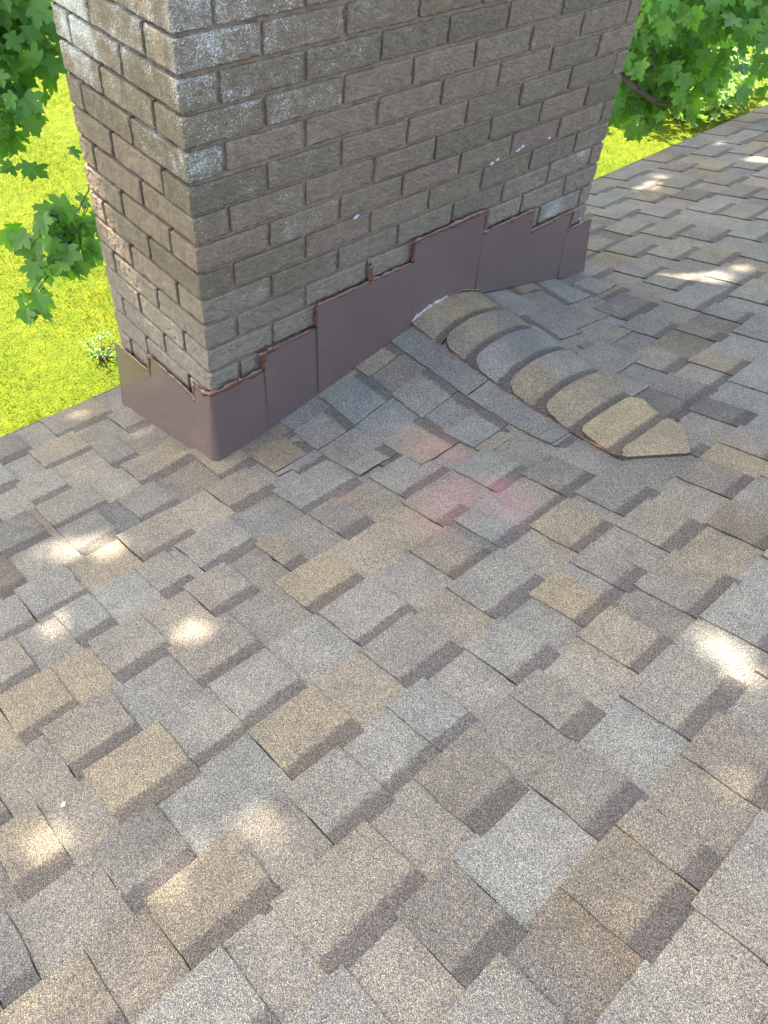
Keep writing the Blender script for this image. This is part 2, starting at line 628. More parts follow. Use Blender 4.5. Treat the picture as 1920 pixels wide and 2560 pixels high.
def make_roof():
    b = MB('warm', 'lum', 'band', 'cut')
    P = lambda x, y, o: (x, y, H(x, y) + o)
    for k in range(-19, 10):
        rnd = random.Random(100 + k)
        y0, y1 = yk(k), yk(k + 1)
        if k == 9: y1 = .612
        for (x0, x1, raised) in row_segments(k, -1.8, 6.2, rnd, TEETH.get(k)):
            pieces = [(x0, x1)]
            ym = (y0 + y1) / 2
            # the woven valley and the chimney: leave out what lies under the cricket or inside the stack
            if y1 <= .14 or ym < 0:
                cut0 = -ym / .826 if ym < 0 else 0
                cut1 = 1.60 - (-ym / .889) if ym < 0 else 1.6
                cut0 += .035
                cut1 -= .035
                if cut0 < cut1:
                    pieces = []
                    if x0 < cut0: pieces.append((x0, min(x1, cut0)))
                    if x1 > cut1: pieces.append((max(x0, cut1), x1))
            elif ym < CD:
                pieces = []
                if x0 < .03: pieces.append((x0, min(x1, .03)))
                if x1 > CW - .03: pieces.append((max(x0, CW - .03), x1))
            for (a, c) in pieces:
                if c - a < .008: continue
                near = (-.3 < a < 2.0 and -1.2 < ym < .05)
                nu = max(2, int((c - a) / (.022 if near else .05)))
                nv = 6 if near else 4
                o0, o1 = (.0048, .0086) if raised else (.0010, .0045)
                tab(b, a, c, y0 - .010, y1, P, o0, o1, k, rnd, raised, raised or rnd.random() < .10, nu, nv, TINTS.get((k, x0)))
    o = b.build('shingle_field', M_SH, house)
    return o


TL = {  # raised teeth on the cricket's left slope, keyed by course (y ranges)
    1: [(-.182, -.076)],
    2: [(-.193, -.089), (-.364, -.306)],
    3: [(-.191, -.048), (-.452, -.298)],
    4: [(-.309, -.184), (-.50, -.40)],
    5: [(-.64, -.345), (-.342, -.004)],
}


def make_cricket():
    b = MB('warm', 'lum', 'band', 'cut')
    xs = [.054, .191, .325, .467, .605, .735]
    for i in range(5):
        rnd = random.Random(400 + i)
        xb, xh = xs[i], xs[i + 1]
        xm = (xb + xh) / 2
        yend = -.826 * xm - .10
        P = lambda u, v, o: (v, u, H(v, u) + o)
        for (a, c, raised) in row_segments(i, yend, -.004, rnd, TL[i + 1]):
            if c - a < .01: continue
            o0, o1 = (.0075, .0105) if raised else (.0045, .0072)
            tab(b, a, c, xh + .010, xb, P, o0, o1, 40 + i * 3, rnd, raised, i < 4 and (raised or rnd.random() < .15), max(2, int((c - a) / .02)), 7, (.30, .46) if i == 4 else None)
    b.build('cricket_slope', M_SH, house)
    b = MB('warm', 'lum', 'band', 'cut')
    xr = [1.555, 1.42, 1.28, 1.145, 1.01, .90]
    for i in range(5):
        rnd = random.Random(430 + i)
        xb, xh = xr[i], xr[i + 1]
        xm = (xb + xh) / 2
        yend = -.889 * (1.60 - xm) - .09
        P = lambda u, v, o: (v, u, H(v, u) + o)
        for (a, c, raised) in row_segments(i, yend, -.004, rnd, None):
            if c - a < .01: continue
            o0, o1 = (.0075, .0105) if raised else (.0045, .0072)
            tab(b, a, c, xh - .010, xb, P, o0, o1, 70 + i * 3, rnd, raised, raised and rnd.random() < .5, max(2, int((c - a) / .02)), 7)
    b.build('cricket_slope', M_SH, house)


def make_caps():
    ys = [.004, -.152, -.272, -.402, -.532, -.662, -.792]
    warm = [.80, .52, .22, .62, .80, .96, .88]
    lum = [.55, .5, .45, .5, .5, .72, .72]
    def edge(y):
        xl = .690 + .035 * max(0, (-y - .55) / .25) * (-1)
        xr = .985 - .098 * max(0, (-y - .45) / .34)
        return xl, xr
    def crown(x, y, lift):
        xl, xr = edge(y)
        t = (x - xl) / (xr - xl)
        t = min(max(t, 0), 1)
        hl = H(xl, y) + .010
        hr = H(xr, y) + .008
        c = max(Z0 + .1905, H(RIDGE_X, y)) + .008
        # rounded hump carried over the two edges
        s = math.sin(math.pi * t ** .80) ** .78 if 0 < t < 1 else 0
        lin = hl + (hr - hl) * t
        ctr = hl + (hr - hl) * .5
        fade = 1 - .93 * max(0, min(1, (-y - .62) / .25))
        return lin + (max(c - ctr, .012)) * s * fade + lift
    for i, y in enumerate(ys):
        rnd = random.Random(700 + i)
        b = MB('warm', 'lum', 'band', 'cut')
        last = i == len(ys) - 1
        y1 = y - (.155 if not last else .135)
        nu, nv = 34, 14
        rad = .034
        def pt(iu, jv, drop=0.0):
            t = jv / nv
            u = iu / nu
            yy = y + (y1 - y) * t
            xl, xr = edge(yy)
            if last:   # the end piece is trimmed to a blunt point that dies into the slope
                yy = y - (.020 + .095 * (u / .52 if u < .52 else ((1 - u) / .48) ** .8) + .018 * u) * t - .004 * math.sin(math.pi * u)
                xl, xr = edge(y)
            x = xl + (xr - xl) * u
            # rounded butt corners
            dxl = (x - xl)
            dxr = (xr - x)
            dd = min(dxl, dxr)
            if i > 0 and dd < rad and t < .5:
                yy -= (rad - math.sqrt(max(rad * rad - (rad - dd) ** 2, 0))) * (1 - t * 2)
            lift = .0105 - .008 * t + rnd.gauss(0, .0002)
            z = crown(x, yy, lift - drop)
            wv = min(max(warm[i] + .45 * noise.noise(Vector((x * 9, i * 3.3, 1.5))), 0), 1)
            lv = min(max(lum[i] + .3 * noise.noise(Vector((x * 7, i * 2.3, 7.5))), 0), 1)
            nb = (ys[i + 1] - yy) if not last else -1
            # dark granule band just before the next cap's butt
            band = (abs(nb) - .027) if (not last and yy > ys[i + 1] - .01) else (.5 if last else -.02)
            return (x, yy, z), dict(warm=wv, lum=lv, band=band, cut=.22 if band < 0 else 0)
        ids = []
        for iu in range(nu + 1):
            col = []
            for jv in range(nv + 1):
                p, kw = pt(iu, jv)
                col.append(b.vert(p, **kw))
            ids.append(col)
        for iu in range(nu):
            for jv in range(nv):
                b.face([ids[iu][jv + 1], ids[iu + 1][jv + 1], ids[iu + 1][jv], ids[iu][jv]])
        rim = [(iu, 0) for iu in range(nu + 1)]
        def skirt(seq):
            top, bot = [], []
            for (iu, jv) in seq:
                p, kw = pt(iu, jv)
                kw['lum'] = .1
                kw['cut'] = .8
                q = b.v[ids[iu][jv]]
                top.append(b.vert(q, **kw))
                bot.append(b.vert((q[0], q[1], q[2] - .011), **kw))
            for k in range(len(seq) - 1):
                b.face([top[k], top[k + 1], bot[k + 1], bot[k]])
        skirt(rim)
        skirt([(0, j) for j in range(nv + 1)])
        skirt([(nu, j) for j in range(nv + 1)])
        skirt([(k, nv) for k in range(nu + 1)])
        b.build('ridge_cap_shingle', M_SH, house, smooth=False)
    # pink chalk line snapped along the left edge of the caps
    b = MB()
    pts, rads = [], []
    for k in range(60):
        y = -.03 - .76 * k / 59
        x = edge(y)[0] - .004 + .0012 * noise.noise(Vector((k * .4, 0, 0)))
        pts.append((x, y, H(x, y) + .0155))
        rads.append(.0012 * (0.2 + 1.5 * abs(noise.noise(Vector((k * .7, 3, 0))))))
    b.tube(pts, rads, 6)
    b.build('chalk_line', M_PINK, house)


def make_eave():
    b = MB()
    def zz(x, y): return Z0 - PITCH * y
    x0, x1 = -1.8, 6.2
    y = .618
    # drip edge: narrow nose, then a face turned down
    n = 24
    prof = [(y - .03, .0015), (y + .006, .0005), (y + .016, -.003), (y + .016, -.045)]
    def fn(u, v):
        yy, dz = prof[min(int(round(v * 3)), 3)]
        x = x0 + (x1 - x0) * u
        return (x, yy + .0015 * noise.noise(Vector((x * 2, 0, 0))), zz(x, min(yy, y)) - .004 + dz), {}
    b.grid(fn, n, 3)
    b.build('drip_edge', M_DRIP, house)
    b = MB()
    b.box((x0, .596, zz(0, .61) - .20), (x1, .618, zz(0, .61) - .03))
    b.build('fascia', M_FASC, house)
    b = MB()
    b.box((x0, .10, zz(0, .61) - .21), (x1, .592, zz(0, .61) - .19))
    b.build('soffit', M_FASC, house)
    b = MB()
    b.box((x0 + .3, -8.2, GROUND - .1), (x1 - .3, .16, zz(0, .61) - .215))
    b.build('wall', M_WALL, house)


make_roof()
bd = MB()
bd.grid(lambda u, v: ((-1.8 + 8.0 * u, -3.9 + 4.5 * v, zmain(0, -3.9 + 4.5 * v) - .014), {}), 1, 1)
bd.grid(lambda u, v: ((-1.8 + 8.0 * u, -3.9 - 4.5 * v, zmain(0, -3.9 + 4.5 * v) - .014), {}), 1, 1)
bd.build('roof_deck', M_UND, house)
make_cricket()
make_caps()
make_eave()

# ------------------------------------------------------------------ chimney
chimney = empty('chimney')
tag(chimney, 'weathered brown brick chimney with stepped brown metal flashing rising from the shingled roof', 'chimney')


def brick(b, lo, hi, rnd, tint, fleck):
    """a rough brick: boxes with gridded faces pushed about by noise, edges worn round"""
    cx = [(lo[i] + hi[i]) / 2 for i in range(3)]
    hs = [(hi[i] - lo[i]) / 2 for i in range(3)]
    dj = Vector((rnd.gauss(0, .0008), rnd.gauss(0, .0008), rnd.gauss(0, .0007)))
    rot = rnd.gauss(0, .004)
    step = .0125
    rr = .0045
    def pt(p):
        q = []
        for i in range(3):
            q.append(p[i])
        # round the edges
        inner = [max(-hs[i] + rr, min(hs[i] - rr, p[i])) for i in range(3)]
        dv = Vector([p[i] - inner[i] for i in range(3)])
        if dv.length > rr: dv = dv.normalized() * rr
        v = Vector(inner) + dv
        w_ = Vector((v.x + cx[0], v.y + cx[1], v.z + cx[2]))
        nn = Vector((noise.noise(w_ * 55), noise.noise(w_ * 55 + Vector((7, 3, 1))), noise.noise(w_ * 48 + Vector((1, 9, 4)))))
        n2 = Vector((noise.noise(w_ * 130), noise.noise(w_ * 130 + Vector((2, 5, 8))), noise.noise(w_ * 130 + Vector((4, 4, 4)))))
        w_ += nn * .0017 + n2 * .0009 + dj
        w_.z += rot * (v.x + v.y)
        return w_
    def coords(i, fine):
        k = max(2, int(2 * hs[i] / (.0052 if fine else .014)))
        # extra ring near the edges keeps the rounding tight
        a = [-hs[i], -hs[i] + rr * .5] + [-hs[i] + rr + (2 * hs[i] - 2 * rr) * t / k for t in range(k + 1)] + [hs[i] - rr * .5, hs[i]]
        return a
    for ax in range(3):
        u, v = (ax + 1) % 3, (ax + 2) % 3
        for s in (-1, 1):
            fine = s < 0 and ((ax == 1 and lo[1] == 0) or (ax == 0 and lo[0] == 0))
            cu, cv = coords(u, fine), coords(v, fine)
            if ax == 1 and s > 0 and hi[1] < CD - .1: continue
            ids = []
            for a in cu:
                row = []
                for c in cv:
                    p = [0, 0, 0]
                    p[ax] = s * hs[ax]
                    p[u] = a
                    p[v] = c
                    ww = pt(p)
                    if fine:
                        g = Vector((ww.x * 110, ww.y * 110, ww.z * 190))
                        hgt = .0017 * noise.noise(g) + .0011 * noise.noise(g * 2.1) - .0022 * max(0, noise.noise(ww * 34 + Vector((3, 8, 2))) - .42)
                        edge = min(hs[u] - abs(a), hs[v] - abs(c))
                        if edge < .006: hgt -= .0022 * max(0, noise.noise(ww * 60)) * (1 - edge / .006)
                        ww[ax] -= hgt * (.8 if ax else .28)
                    row.append(b.vert(ww, tint=tint, fleck=fleck(ww)))
                ids.append(row)
            for i in range(len(cu) - 1):
                for j in range(len(cv) - 1):
                    q = [ids[i][j], ids[i + 1][j], ids[i + 1][j + 1], ids[i][j + 1]]
                    b.face(q if s > 0 else q[::-1])


def make_stack():
    b = MB('tint', 'fleck')
    J = .0092 / 2
    for c in range(-9, 18):
        rnd = random.Random(1000 + c)
        z1 = -c * CH - J + .0
        z0 = -(c + 1) * CH + J
        even = c % 2 == 0
        rough_jobs = []
        fx = [k * BX - .0149 for k in range(1 if even else 2, 15, 2)]
        fx = [0.0] + fx + [CW]
        ly = [k * .103624 + .00405 for k in ((2, 4) if even else (1, 3))]
        ly = [0.0] + ly + [CD]
        for side in ('F', 'L', 'R', 'B'):
            if side == 'F':
                for i in range(len(fx) - 1):
                    a = fx[i] + (J if i else 0)
                    d_ = fx[i + 1] - (J if i + 1 < len(fx) - 1 else 0)
                    dep = ly[1] - J if i == 0 else (.10 if i + 1 < len(fx) - 1 else ly[1] - J)
                    rough_jobs.append(((a, 0, z0), (d_, dep, z1)))
            elif side == 'L':
                for i in range(1, len(ly) - 1):
                    a = ly[i] + J
                    d_ = ly[i + 1] - (J if i + 1 < len(ly) - 1 else 0)
                    rough_jobs.append(((0, a, z0), (.095, d_, z1)))
            elif side == 'R':
                for i in range(1, len(ly) - 1):
                    a = ly[i] + J
                    d_ = ly[i + 1] - (J if i + 1 < len(ly) - 1 else 0)
                    rough_jobs.append(((CW - .095, a, z0), (CW, d_, z1)))
            else:
                xs = [.10 + J] + [k * BX - .0149 for k in range(3 if not even else 2, 14, 2)] + [CW - .10 - J]
                for i in range(len(xs) - 1):
                    rough_jobs.append(((xs[i] + J, CD - .095, z0), (xs[i + 1] - J, CD, z1)))
        for lo, hi in rough_jobs:
            t = min(max(rnd.gauss(.42, .22), 0), 1)
            strength = max(0, rnd.gauss(0, 1)) * .13
            def fleck(p, strength=strength):
                f_ = strength
                up = max(0, min(1, (p.z + .42) / .42))
                f_ += .95 * up * max(0, 1 - max(p.x, 0) / .75) * (.6 + 1.6 * strength)
                f_ += .40 * max(0, min(1, (p.z + .75) / .5)) * max(0, 1 - max(p.x, 0) / .95)
                if p.x < .01 and p.y > .02:
                    f_ *= .75
                    f_ += .75 * max(0, 1 - math.hypot((p.y - .40) / .12, (p.z + .17) / .13))
                f_ += .95 * max(0, 1 - math.hypot((p.x - 1.34) / .10, (p.z + .79) / .075))
                f_ += .40 * max(0, 1 - math.hypot((p.x - 1.40) / .22, (p.z + .62) / .12))
                f_ += .55 * max(0, 1 - math.hypot((p.x - 1.55) / .2, (p.z + .10) / .08))
                f_ += .45 * max(0, 1 - math.hypot((p.x - .16) / .14, (p.z + .66) / .05))
                return min(f_, 1.3)
            brick(b, lo, hi, rnd, t, fleck)
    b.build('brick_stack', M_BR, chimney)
    # mortar: an uneven core set back behind the faces
    m = MB()
    zt, zb = .621, -1.32
    ins = .0075
    def wall(fn, nu, nv): m.grid(fn, nu, nv)
    def jit(p): return .0022 * noise.noise(Vector(p) * 40) + .0014 * noise.noise(Vector(p) * 110)
    def ff(u, v):
        x = ins + (CW - 2 * ins) * u
        z = zb + (zt - zb) * v
        return (x, .0085 + jit((x, 0, z)), z), {}
    wall(ff, 150, 190)
    def fl(u, v):
        y = .0060 + (CD - .0135) * (1 - u)
        z = zb + (zt - zb) * v
        return (.0165 + jit((9, y, z)), y, z), {}
    wall(fl, 50, 190)
    def fr(u, v):
        y = .0060 + (CD - .0135) * u
        z = zb + (zt - zb) * v
        return (CW - ins + jit((19, y, z)), y, z), {}
    wall(fr, 12, 40)
    def fb(u, v):
        x = CW - ins - (CW - 2 * ins) * u
        z = zb + (zt - zb) * v
        return (x, CD - ins, z), {}
    wall(fb, 12, 40)
    m.build('mortar', M_MO, chimney, smooth=True)
    c = MB()
    c.box((-.06, -.06, .62), (CW + .06, CD + .06, .70))
    c.build('crown', M_CROWN, chimney)
    f_ = MB()
    f_.tube([(.45, .243, .69), (.45, .243, .92)], [.12, .11], 24)
    f_.build('flue_liner', M_CROWN, chimney)


def ribbon(name, stations, parent, thick=.0016, rows=8):
    """a bent sheet: stations are (plan x, plan y, outward nx, ny, z bottom, z top, flare at the bottom)"""
    b = MB()
    n = len(stations)
    ids = []
    for (x, y, nx, ny, zb, zt, fl) in stations:
        col = []
        for j in range(rows + 1):
            t = j / rows
            z = zb + (zt - zb) * t
            o = fl * (1 - t) ** 1.3 + .0010 * noise.noise(Vector((x * 5, y * 5, z * 5)))
            col.append(b.vert((x + nx * o, y + ny * o, z)))
        ids.append(col)
    for i in range(n - 1):
        for j in range(rows):
            b.face([ids[i][j], ids[i + 1][j], ids[i + 1][j + 1], ids[i][j + 1]])
    o = b.build(name, M_FL, parent, smooth=True)
    md = o.modifiers.new('sheet', 'SOLIDIFY')
    md.thickness = thick
    md.offset = 0
    es = o.modifiers.new('crisp', 'EDGE_SPLIT')
    es.split_angle = math.radians(30)
    return o


def bead(parent, pts, r=.0075, pale=(), plane='y'):
    """sealant run along a polyline, lumpy and hand tooled"""
    b = MB()
    dense, rad = [], []
    tot = 0
    for a, c in zip(pts, pts[1:]):
        a, c = Vector(a), Vector(c)
        n = max(2, int((c - a).length / .006))
        for k in range(n):
            p = a.lerp(c, k / n)
            q = p * 38
            jz = .0032 * noise.noise(q) + .0016 * noise.noise(q * 3)
            p = p + Vector((0 if plane == 'y' else 0, 0, jz))
            if abs(c.z - a.z) > abs(c.x - a.x) + abs(c.y - a.y):
                p = p + (Vector((jz, 0, 0)) if plane == 'y' else Vector((0, jz, 0)))
            dense.append(p)
            rad.append(r * (.80 + .95 * noise.noise(q * 1.3 + Vector((4, 4, 4)))))
    dense.append(Vector(pts[-1]))
    rad.append(r * .6)
    b.tube(dense, rad, 9)
    for i_, q_ in enumerate(b.v):      # pressed flat against the metal by the tool
        b.v[i_] = (q_[0], -.0125 + (q_[1] + .0125) * .6, q_[2]) if plane == 'y' else (-.0115 + (q_[0] + .0115) * .6, q_[1], q_[2])
    for (p, rr) in pale:
        p = Vector(p)
        nn = Vector((0, -.4, 1)) if plane == 'y' else Vector((-.4, 0, 1))
        b.tube([p + Vector((0, 0, -rr * .4)), p, p + nn * rr * .6], [rr * .7, rr, rr * .45], 8)
    return b.build('sealant_bead', M_CK, parent, smooth=True)


def make_flashing():
    PY = -.0105
    def zbase(x):
        pts = [(-.03, -1.121), (0, -1.118), (.045, -1.104), (.16, -1.080), (.327, -1.052), (.424, -1.037), (.66, -.972), (.685, -.962),
               (.70, -.950), (.724, -.942), (.76, -.933), (.837, -.926), (.90, -.930), (.985, -.962), (1.21, -1.018), (1.462, -1.080), (1.6, -1.116)]
        for (a, za), (c, zc) in zip(pts, pts[1:]):
            if a <= x <= c: return za + (zc - za) * (x - a) / (c - a) + .004
        return pts[-1][1]
    panels = [(.155, .335, -.822, 0.0022), (.329, .682, -.750, 0.0052), (.675, .985, -.680, 0.0008), (.968, 1.212, -.751, 0.0040), (1.195, 1.448, -.823, 0.0010), (1.425, 1.566, -.888, .0042)]
    # corner piece: wraps from the left face round the near corner
    st = []
    yl = .060
    for k in range(5):
        y = yl - (yl + .004) * k / 4
        st.append((-.0125, y, -1, 0, Z0 - PITCH * y - .003, -.893 + (.060 - y) / .06 * .012, .016))
    for a in (20, 45, 70):
        ca, sa = math.cos(math.radians(a)), math.sin(math.radians(a))
        st.append((-.0045 - .008 * ca, -.0045 - .008 * sa, -ca, -sa, Z0 + .001, -.880, .016))
    for k in range(7):
        x = -.0045 + (.164 + .0045) * k / 6
        st.append((x, -.0125, 0, -1, zbase(x), -.879, .014))
    corner = ribbon('flashing_panel', st, chimney)
    bead(corner, [(.152, PY - .003, -.818), (.152, PY - .003, -.876), (.10, PY - .003, -.878), (.03, PY - .004, -.879), (-.008, PY - .001, -.880), (-.012, .02, -.885), (-.0105, .058, -.893)], .0080,
         [((.076, PY - .007, -.870), .008)])
    tops = {}
    for i, (x0, x1, zt, off) in enumerate(panels):
        st = []
        n = 14
        for k in range(n + 1):
            x = x0 + (x1 - x0) * k / n
            fl = .012
            xx = x
            st.append((xx, -.0125 - off, 0, -1, zbase(x + (.035 * (k / n) if i == 5 else 0)), zt, fl))
        if i == 5:
            st = [(s[0], s[1], .0 + 2.4 * (k / n), s[3], s[4], s[5], s[6]) for k, s in enumerate(st)]
        o = ribbon('flashing_panel', st, chimney)
        nxt = panels[i + 1][2] if i + 1 < len(panels) else zt
        prev = panels[i - 1][2] if i else -.879
        pts = []
        if zt > prev and i > 0:
            pts.append((x0 + .004, PY - .005, prev + .004))
        if i == 0: pts.append((x0 + .002, PY - .005, -.874))
        pts.append((x0 + .002, PY - .006, zt - .002))
        if i == 1: pts += [(.515, PY - .006, zt), (.519, PY + .001, zt + .052), (.522, PY - .005, zt + .0)]
        pts.append((min(x1, 1.562) - .012, PY - .006, zt + .001))
        if nxt < zt:
            pts.append((x1 - .012, PY - .006, zt))
            pts.append((x1 - .010, PY - .006, nxt - .006))
        pale = []
        if i == 0: pale = [((.172, PY - .008, -.816), .0085)]
        if i == 1: pale = [((.336, PY - .008, -.746), .0085)]
        bead(o, pts, .0068, pale)
    # left face: two further pieces, lapped under the corner piece
    for (y0, y1, z0_, z1_, off) in ((.052, .306, -.937, -.942, .0), (.290, .500, -1.004, -1.019, .0014)):
        st = []
        for k in range(13):
            y = y1 + (y0 - y1) * k / 12
            zt = z1_ + (z0_ - z1_) * k / 12
            st.append((-.0105 - off * .5, y, -1, 0, Z0 - PITCH * y - .004 + .008, zt, .016))
        o = ribbon('flashing_panel', st, chimney)
        if y0 < .1:
            pts = [(-.012, .062, -.893), (-.0135, .061, -.952), (-.0125, .075, -.938), (-.0125, .20, -.941), (-.0125, .292, -.942), (-.013, .296, -.975), (-.0145, .299, -1.018)]
            bead(o, pts, .0062, [((-.013, .066, -.946), .007)], 'x')
        else:
            bead(o, [(-.0125, .305, -1.006), (-.0125, .40, -1.012), (-.0125, .488, -1.019)], .0060, (), 'x')
    # black membrane strip showing under the panels
    b = MB()
    def fn(u, v):
        x = -.008 + 1.585 * u
        return (x, -.0035 - .004 * (1 - v), zbase(x) - .030 + .06 * v), {}
    b.grid(fn, 60, 1)
    def f2(u, v):
        y = .49 * (1 - u)
        return (-.0030 - .004 * (1 - v), y, Z0 - PITCH * y - .03 + .05 * v), {}
    b.grid(f2, 10, 1)
    b.build('membrane_strip', M_UND, chimney)
    # pale smear of sealant where the caps meet the metal
    pts, rads = [], []
    for k in range(40):
        x = .688 + .30 * k / 39
        pts.append((x, -.0285 + .002 * noise.noise(Vector((k * .6, 1, 1))), zbase(x) + .012))
        rads.append(.0052 * (.75 + .8 * noise.noise(Vector((k * .5, 5, 1)))) * (1.25 if k < 16 else .75))
    b = MB()
    b.tube(pts[:20], rads[:20], 8)
    b.build('sealant_smear', M_CKP, chimney, smooth=True)
    b = MB()
    b.tube(pts[19:], rads[19:], 8)
    b.build('sealant_smear', M_CK, chimney, smooth=True)
    # flecks of white paint on the brick
    for (x, z, a, c) in ((.466, -.552, .013, .0055), (1.083, -.536, .014, .005), (1.10, -.530, .010, .006), (.972, -.547, .011, .006), (.995, -.541, .008, .005), (1.222, -.534, .009, .003), (1.513, -.880, .006, .003)):
        b = MB()
        rnd = random.Random(int(x * 1000))
        ids = []
        ctr = b.vert((x, -.0055, z))
        for k in range(14):
            t = k * 2 * math.pi / 14
            m_ = rnd.uniform(.6, 1.25)
            dx, dz = a * .6 * m_ * math.cos(t), c * .55 * m_ * math.sin(t)
            ids.append(b.vert((x + dx + dz * .5, -.0035, z + dz + dx * .35)))
        rim = [b.vert((b.v[i][0], .002, b.v[i][2])) for i in ids]
        for k in range(14):
            b.face([ctr, ids[k], ids[(k + 1) % 14]])
            b.face([ids[k], rim[k], rim[(k + 1) % 14], ids[(k + 1) % 14]])
        b.build('paint_fleck', M_WHITE, chimney)


make_stack()
make_flashing()

# ------------------------------------------------------------------ trees
HALF = np.array([(0, 0), (.16, -.06), (.42, .0), (.36, .12), (.27, .19), (.52, .33), (.60, .60), (.44, .56), (.38, .63), (.19, .50), (.25, .74), (.13, .78), (0, 1)])
HALF_S = np.array([(0, 0), (.40, .02), (.28, .20), (.58, .52), (.20, .52), (.20, .76), (0, 1)])


def leaf_mesh(pos, tip, nrm, size, half, name, mat, tint, parent):
    """maple leaves: two folded halves each, at pos, pointing along tip, facing nrm"""
    n = len(pos)
    k = len(half)
    tip = tip / np.linalg.norm(tip, axis=1, keepdims=True)
    side = np.cross(tip, nrm)
    side /= np.linalg.norm(side, axis=1, keepdims=True) + 1e-9
    up = np.cross(side, tip)
    fold = rng.uniform(.05, .38, n)
    droop = rng.uniform(.0, .35, n)
    V = np.zeros((n, 2 * k, 3), np.float32)
    for h, sg in ((0, 1), (1, -1)):
        for j, (x, y) in enumerate(half):
            lx = sg * x * np.cos(fold)
            lz = x * np.sin(fold) - droop * y * y * .6 - .12 * x * x
            V[:, h * k + j] = pos + size[:, None] * (side * lx[:, None] + tip * (y * np.cos(droop * .5))[:, None] + up * lz[:, None])
    idx = np.arange(n)[:, None] * 2 * k
    Fa = idx + np.arange(k)[None, :]
    Fb = idx + k + np.arange(k)[None, ::-1]
    F = np.concatenate([Fa, Fb], 0)
    return mesh_from(V.reshape(-1, 3), F, name, mat, np.repeat(tint, 2 * k), parent)


def ellipsoid(c, rad, n, shell=.35):
    p = rng.normal(size=(n, 3))
    p /= np.linalg.norm(p, axis=1, keepdims=True)
    rr = (shell + (1 - shell) * rng.uniform(0, 1, n) ** .6)
    return np.array(c) + p * rr[:, None] * np.array(rad)


def sprays(cl, per, spread, size):
    """groups of leaves round twig ends"""
    n = len(cl)
    pos = np.repeat(cl, per, 0) + rng.normal(size=(n * per, 3)) * np.array([spread, spread, spread * .55])
    return pos


SPOTS = [(-.50, -.04, .06), (-.41, -.13, .05), (-.09, .29, .035), (-.64, -.29, .07), (-.48, -.36, .06), (-.41, -.52, .07), (-.34, -.47, .05), (-.81, -.75, .085),
         (-.56, -.98, .092), (-.74, -.94, .10), (-.01, -1.46, .09), (.23, -1.36, .07), (.26, -1.26, .06), (1.70, -.30, .14), (1.80, -.40, .12),
         (1.93, -.46, .11), (2.6, .34, .12), (2.75, .38, .1), (.99, -.89, .05), (3.17, .12, .12), (-.15, .54, .07), (-.3, .45, .04), (3.9, .2, .15), (3.4, .45, .1), (-.24, .27, .04)]


def carve(p, lo=.0):
    """leave gaps in the canopy through which the sun reaches the roof"""
    keep = np.ones(len(p), bool)
    s = np.array(SUN)
    for (x, y, rd) in SPOTS:
        o = np.array([x, y, Z0 - PITCH * y])
        dv = p - o
        t = dv @ s
        dd = np.linalg.norm(dv - t[:, None] * s, axis=1)
        keep &= ~((t > 0) & (dd < rd * .32 + lo))
    return keep


def thin(p):
    """the crown is sparser to the left, so filtered sun grazes the chimney's left face"""
    s = np.array(SUN)
    q = p - s * (p[:, :1] / s[0])
    inside = (q[:, 1] > -.14) & (q[:, 1] < .85) & (q[:, 2] > -1.2) & (q[:, 2] < 1.4)
    dens = np.clip(.50 + (q[:, 2] + 1.2) / .6, 0, .90)
    return ~(inside & (rng.uniform(0, 1, len(p)) < dens))  # invented opening in the unseen crown, made to brighten that face


def limb(b, a, c, r0, r1, sag=.15, n=10, seed=0):
    a, c = Vector(a), Vector(c)
    rnd = random.Random(seed)
    pts, rads = [], []
    L = (c - a).length
    for k in range(n + 1):
        t = k / n
        p = a.lerp(c, t)
        p.z += sag * L * math.sin(math.pi * t) * .5
        p += Vector((noise.noise(Vector((t * 3, seed, 0))), noise.noise(Vector((t * 3, seed, 5))), 0)) * L * .05
        pts.append(p)
        rads.append(r0 + (r1 - r0) * t)
    b.tube(pts, rads, 8)
    return pts


def canopy_leaves(blobs, size, half):
    P, = [np.concatenate([ellipsoid(c, r_, n, sh) for (c, r_, n, sh) in blobs])]
    n = len(P)
    nrm = np.stack([rng.normal(0, .38, n), rng.normal(0, .38, n), np.ones(n)], 1)
    a = rng.uniform(0, 2 * np.pi, n)
    tip = np.stack([np.cos(a), np.sin(a), rng.normal(-.25, .25, n)], 1)
    sz = rng.uniform(.8, 1.15, n) * size
    ctr = P + tip / np.linalg.norm(tip, axis=1, keepdims=True) * (sz * .45)[:, None]
    k = carve(ctr, .056) & thin(ctr)
    return P[k], tip[k], nrm[k], sz[k]


def drooping_leaves(centres, per, spread, size, out_dir):
    P = sprays(centres, per, spread, size)
    n = len(P)
    nrm = np.stack([rng.normal(0, .42, n), rng.normal(0, .42, n), np.ones(n) * .8], 1) + np.array(out_dir) * .55
    tip = np.array(out_dir)[None] * .55 + np.stack([rng.normal(0, .55, n), rng.normal(0, .55, n), rng.normal(-.55, .3, n)], 1)
    sz = rng.uniform(.65, 1.15, n) * size
    return P, tip, nrm, sz


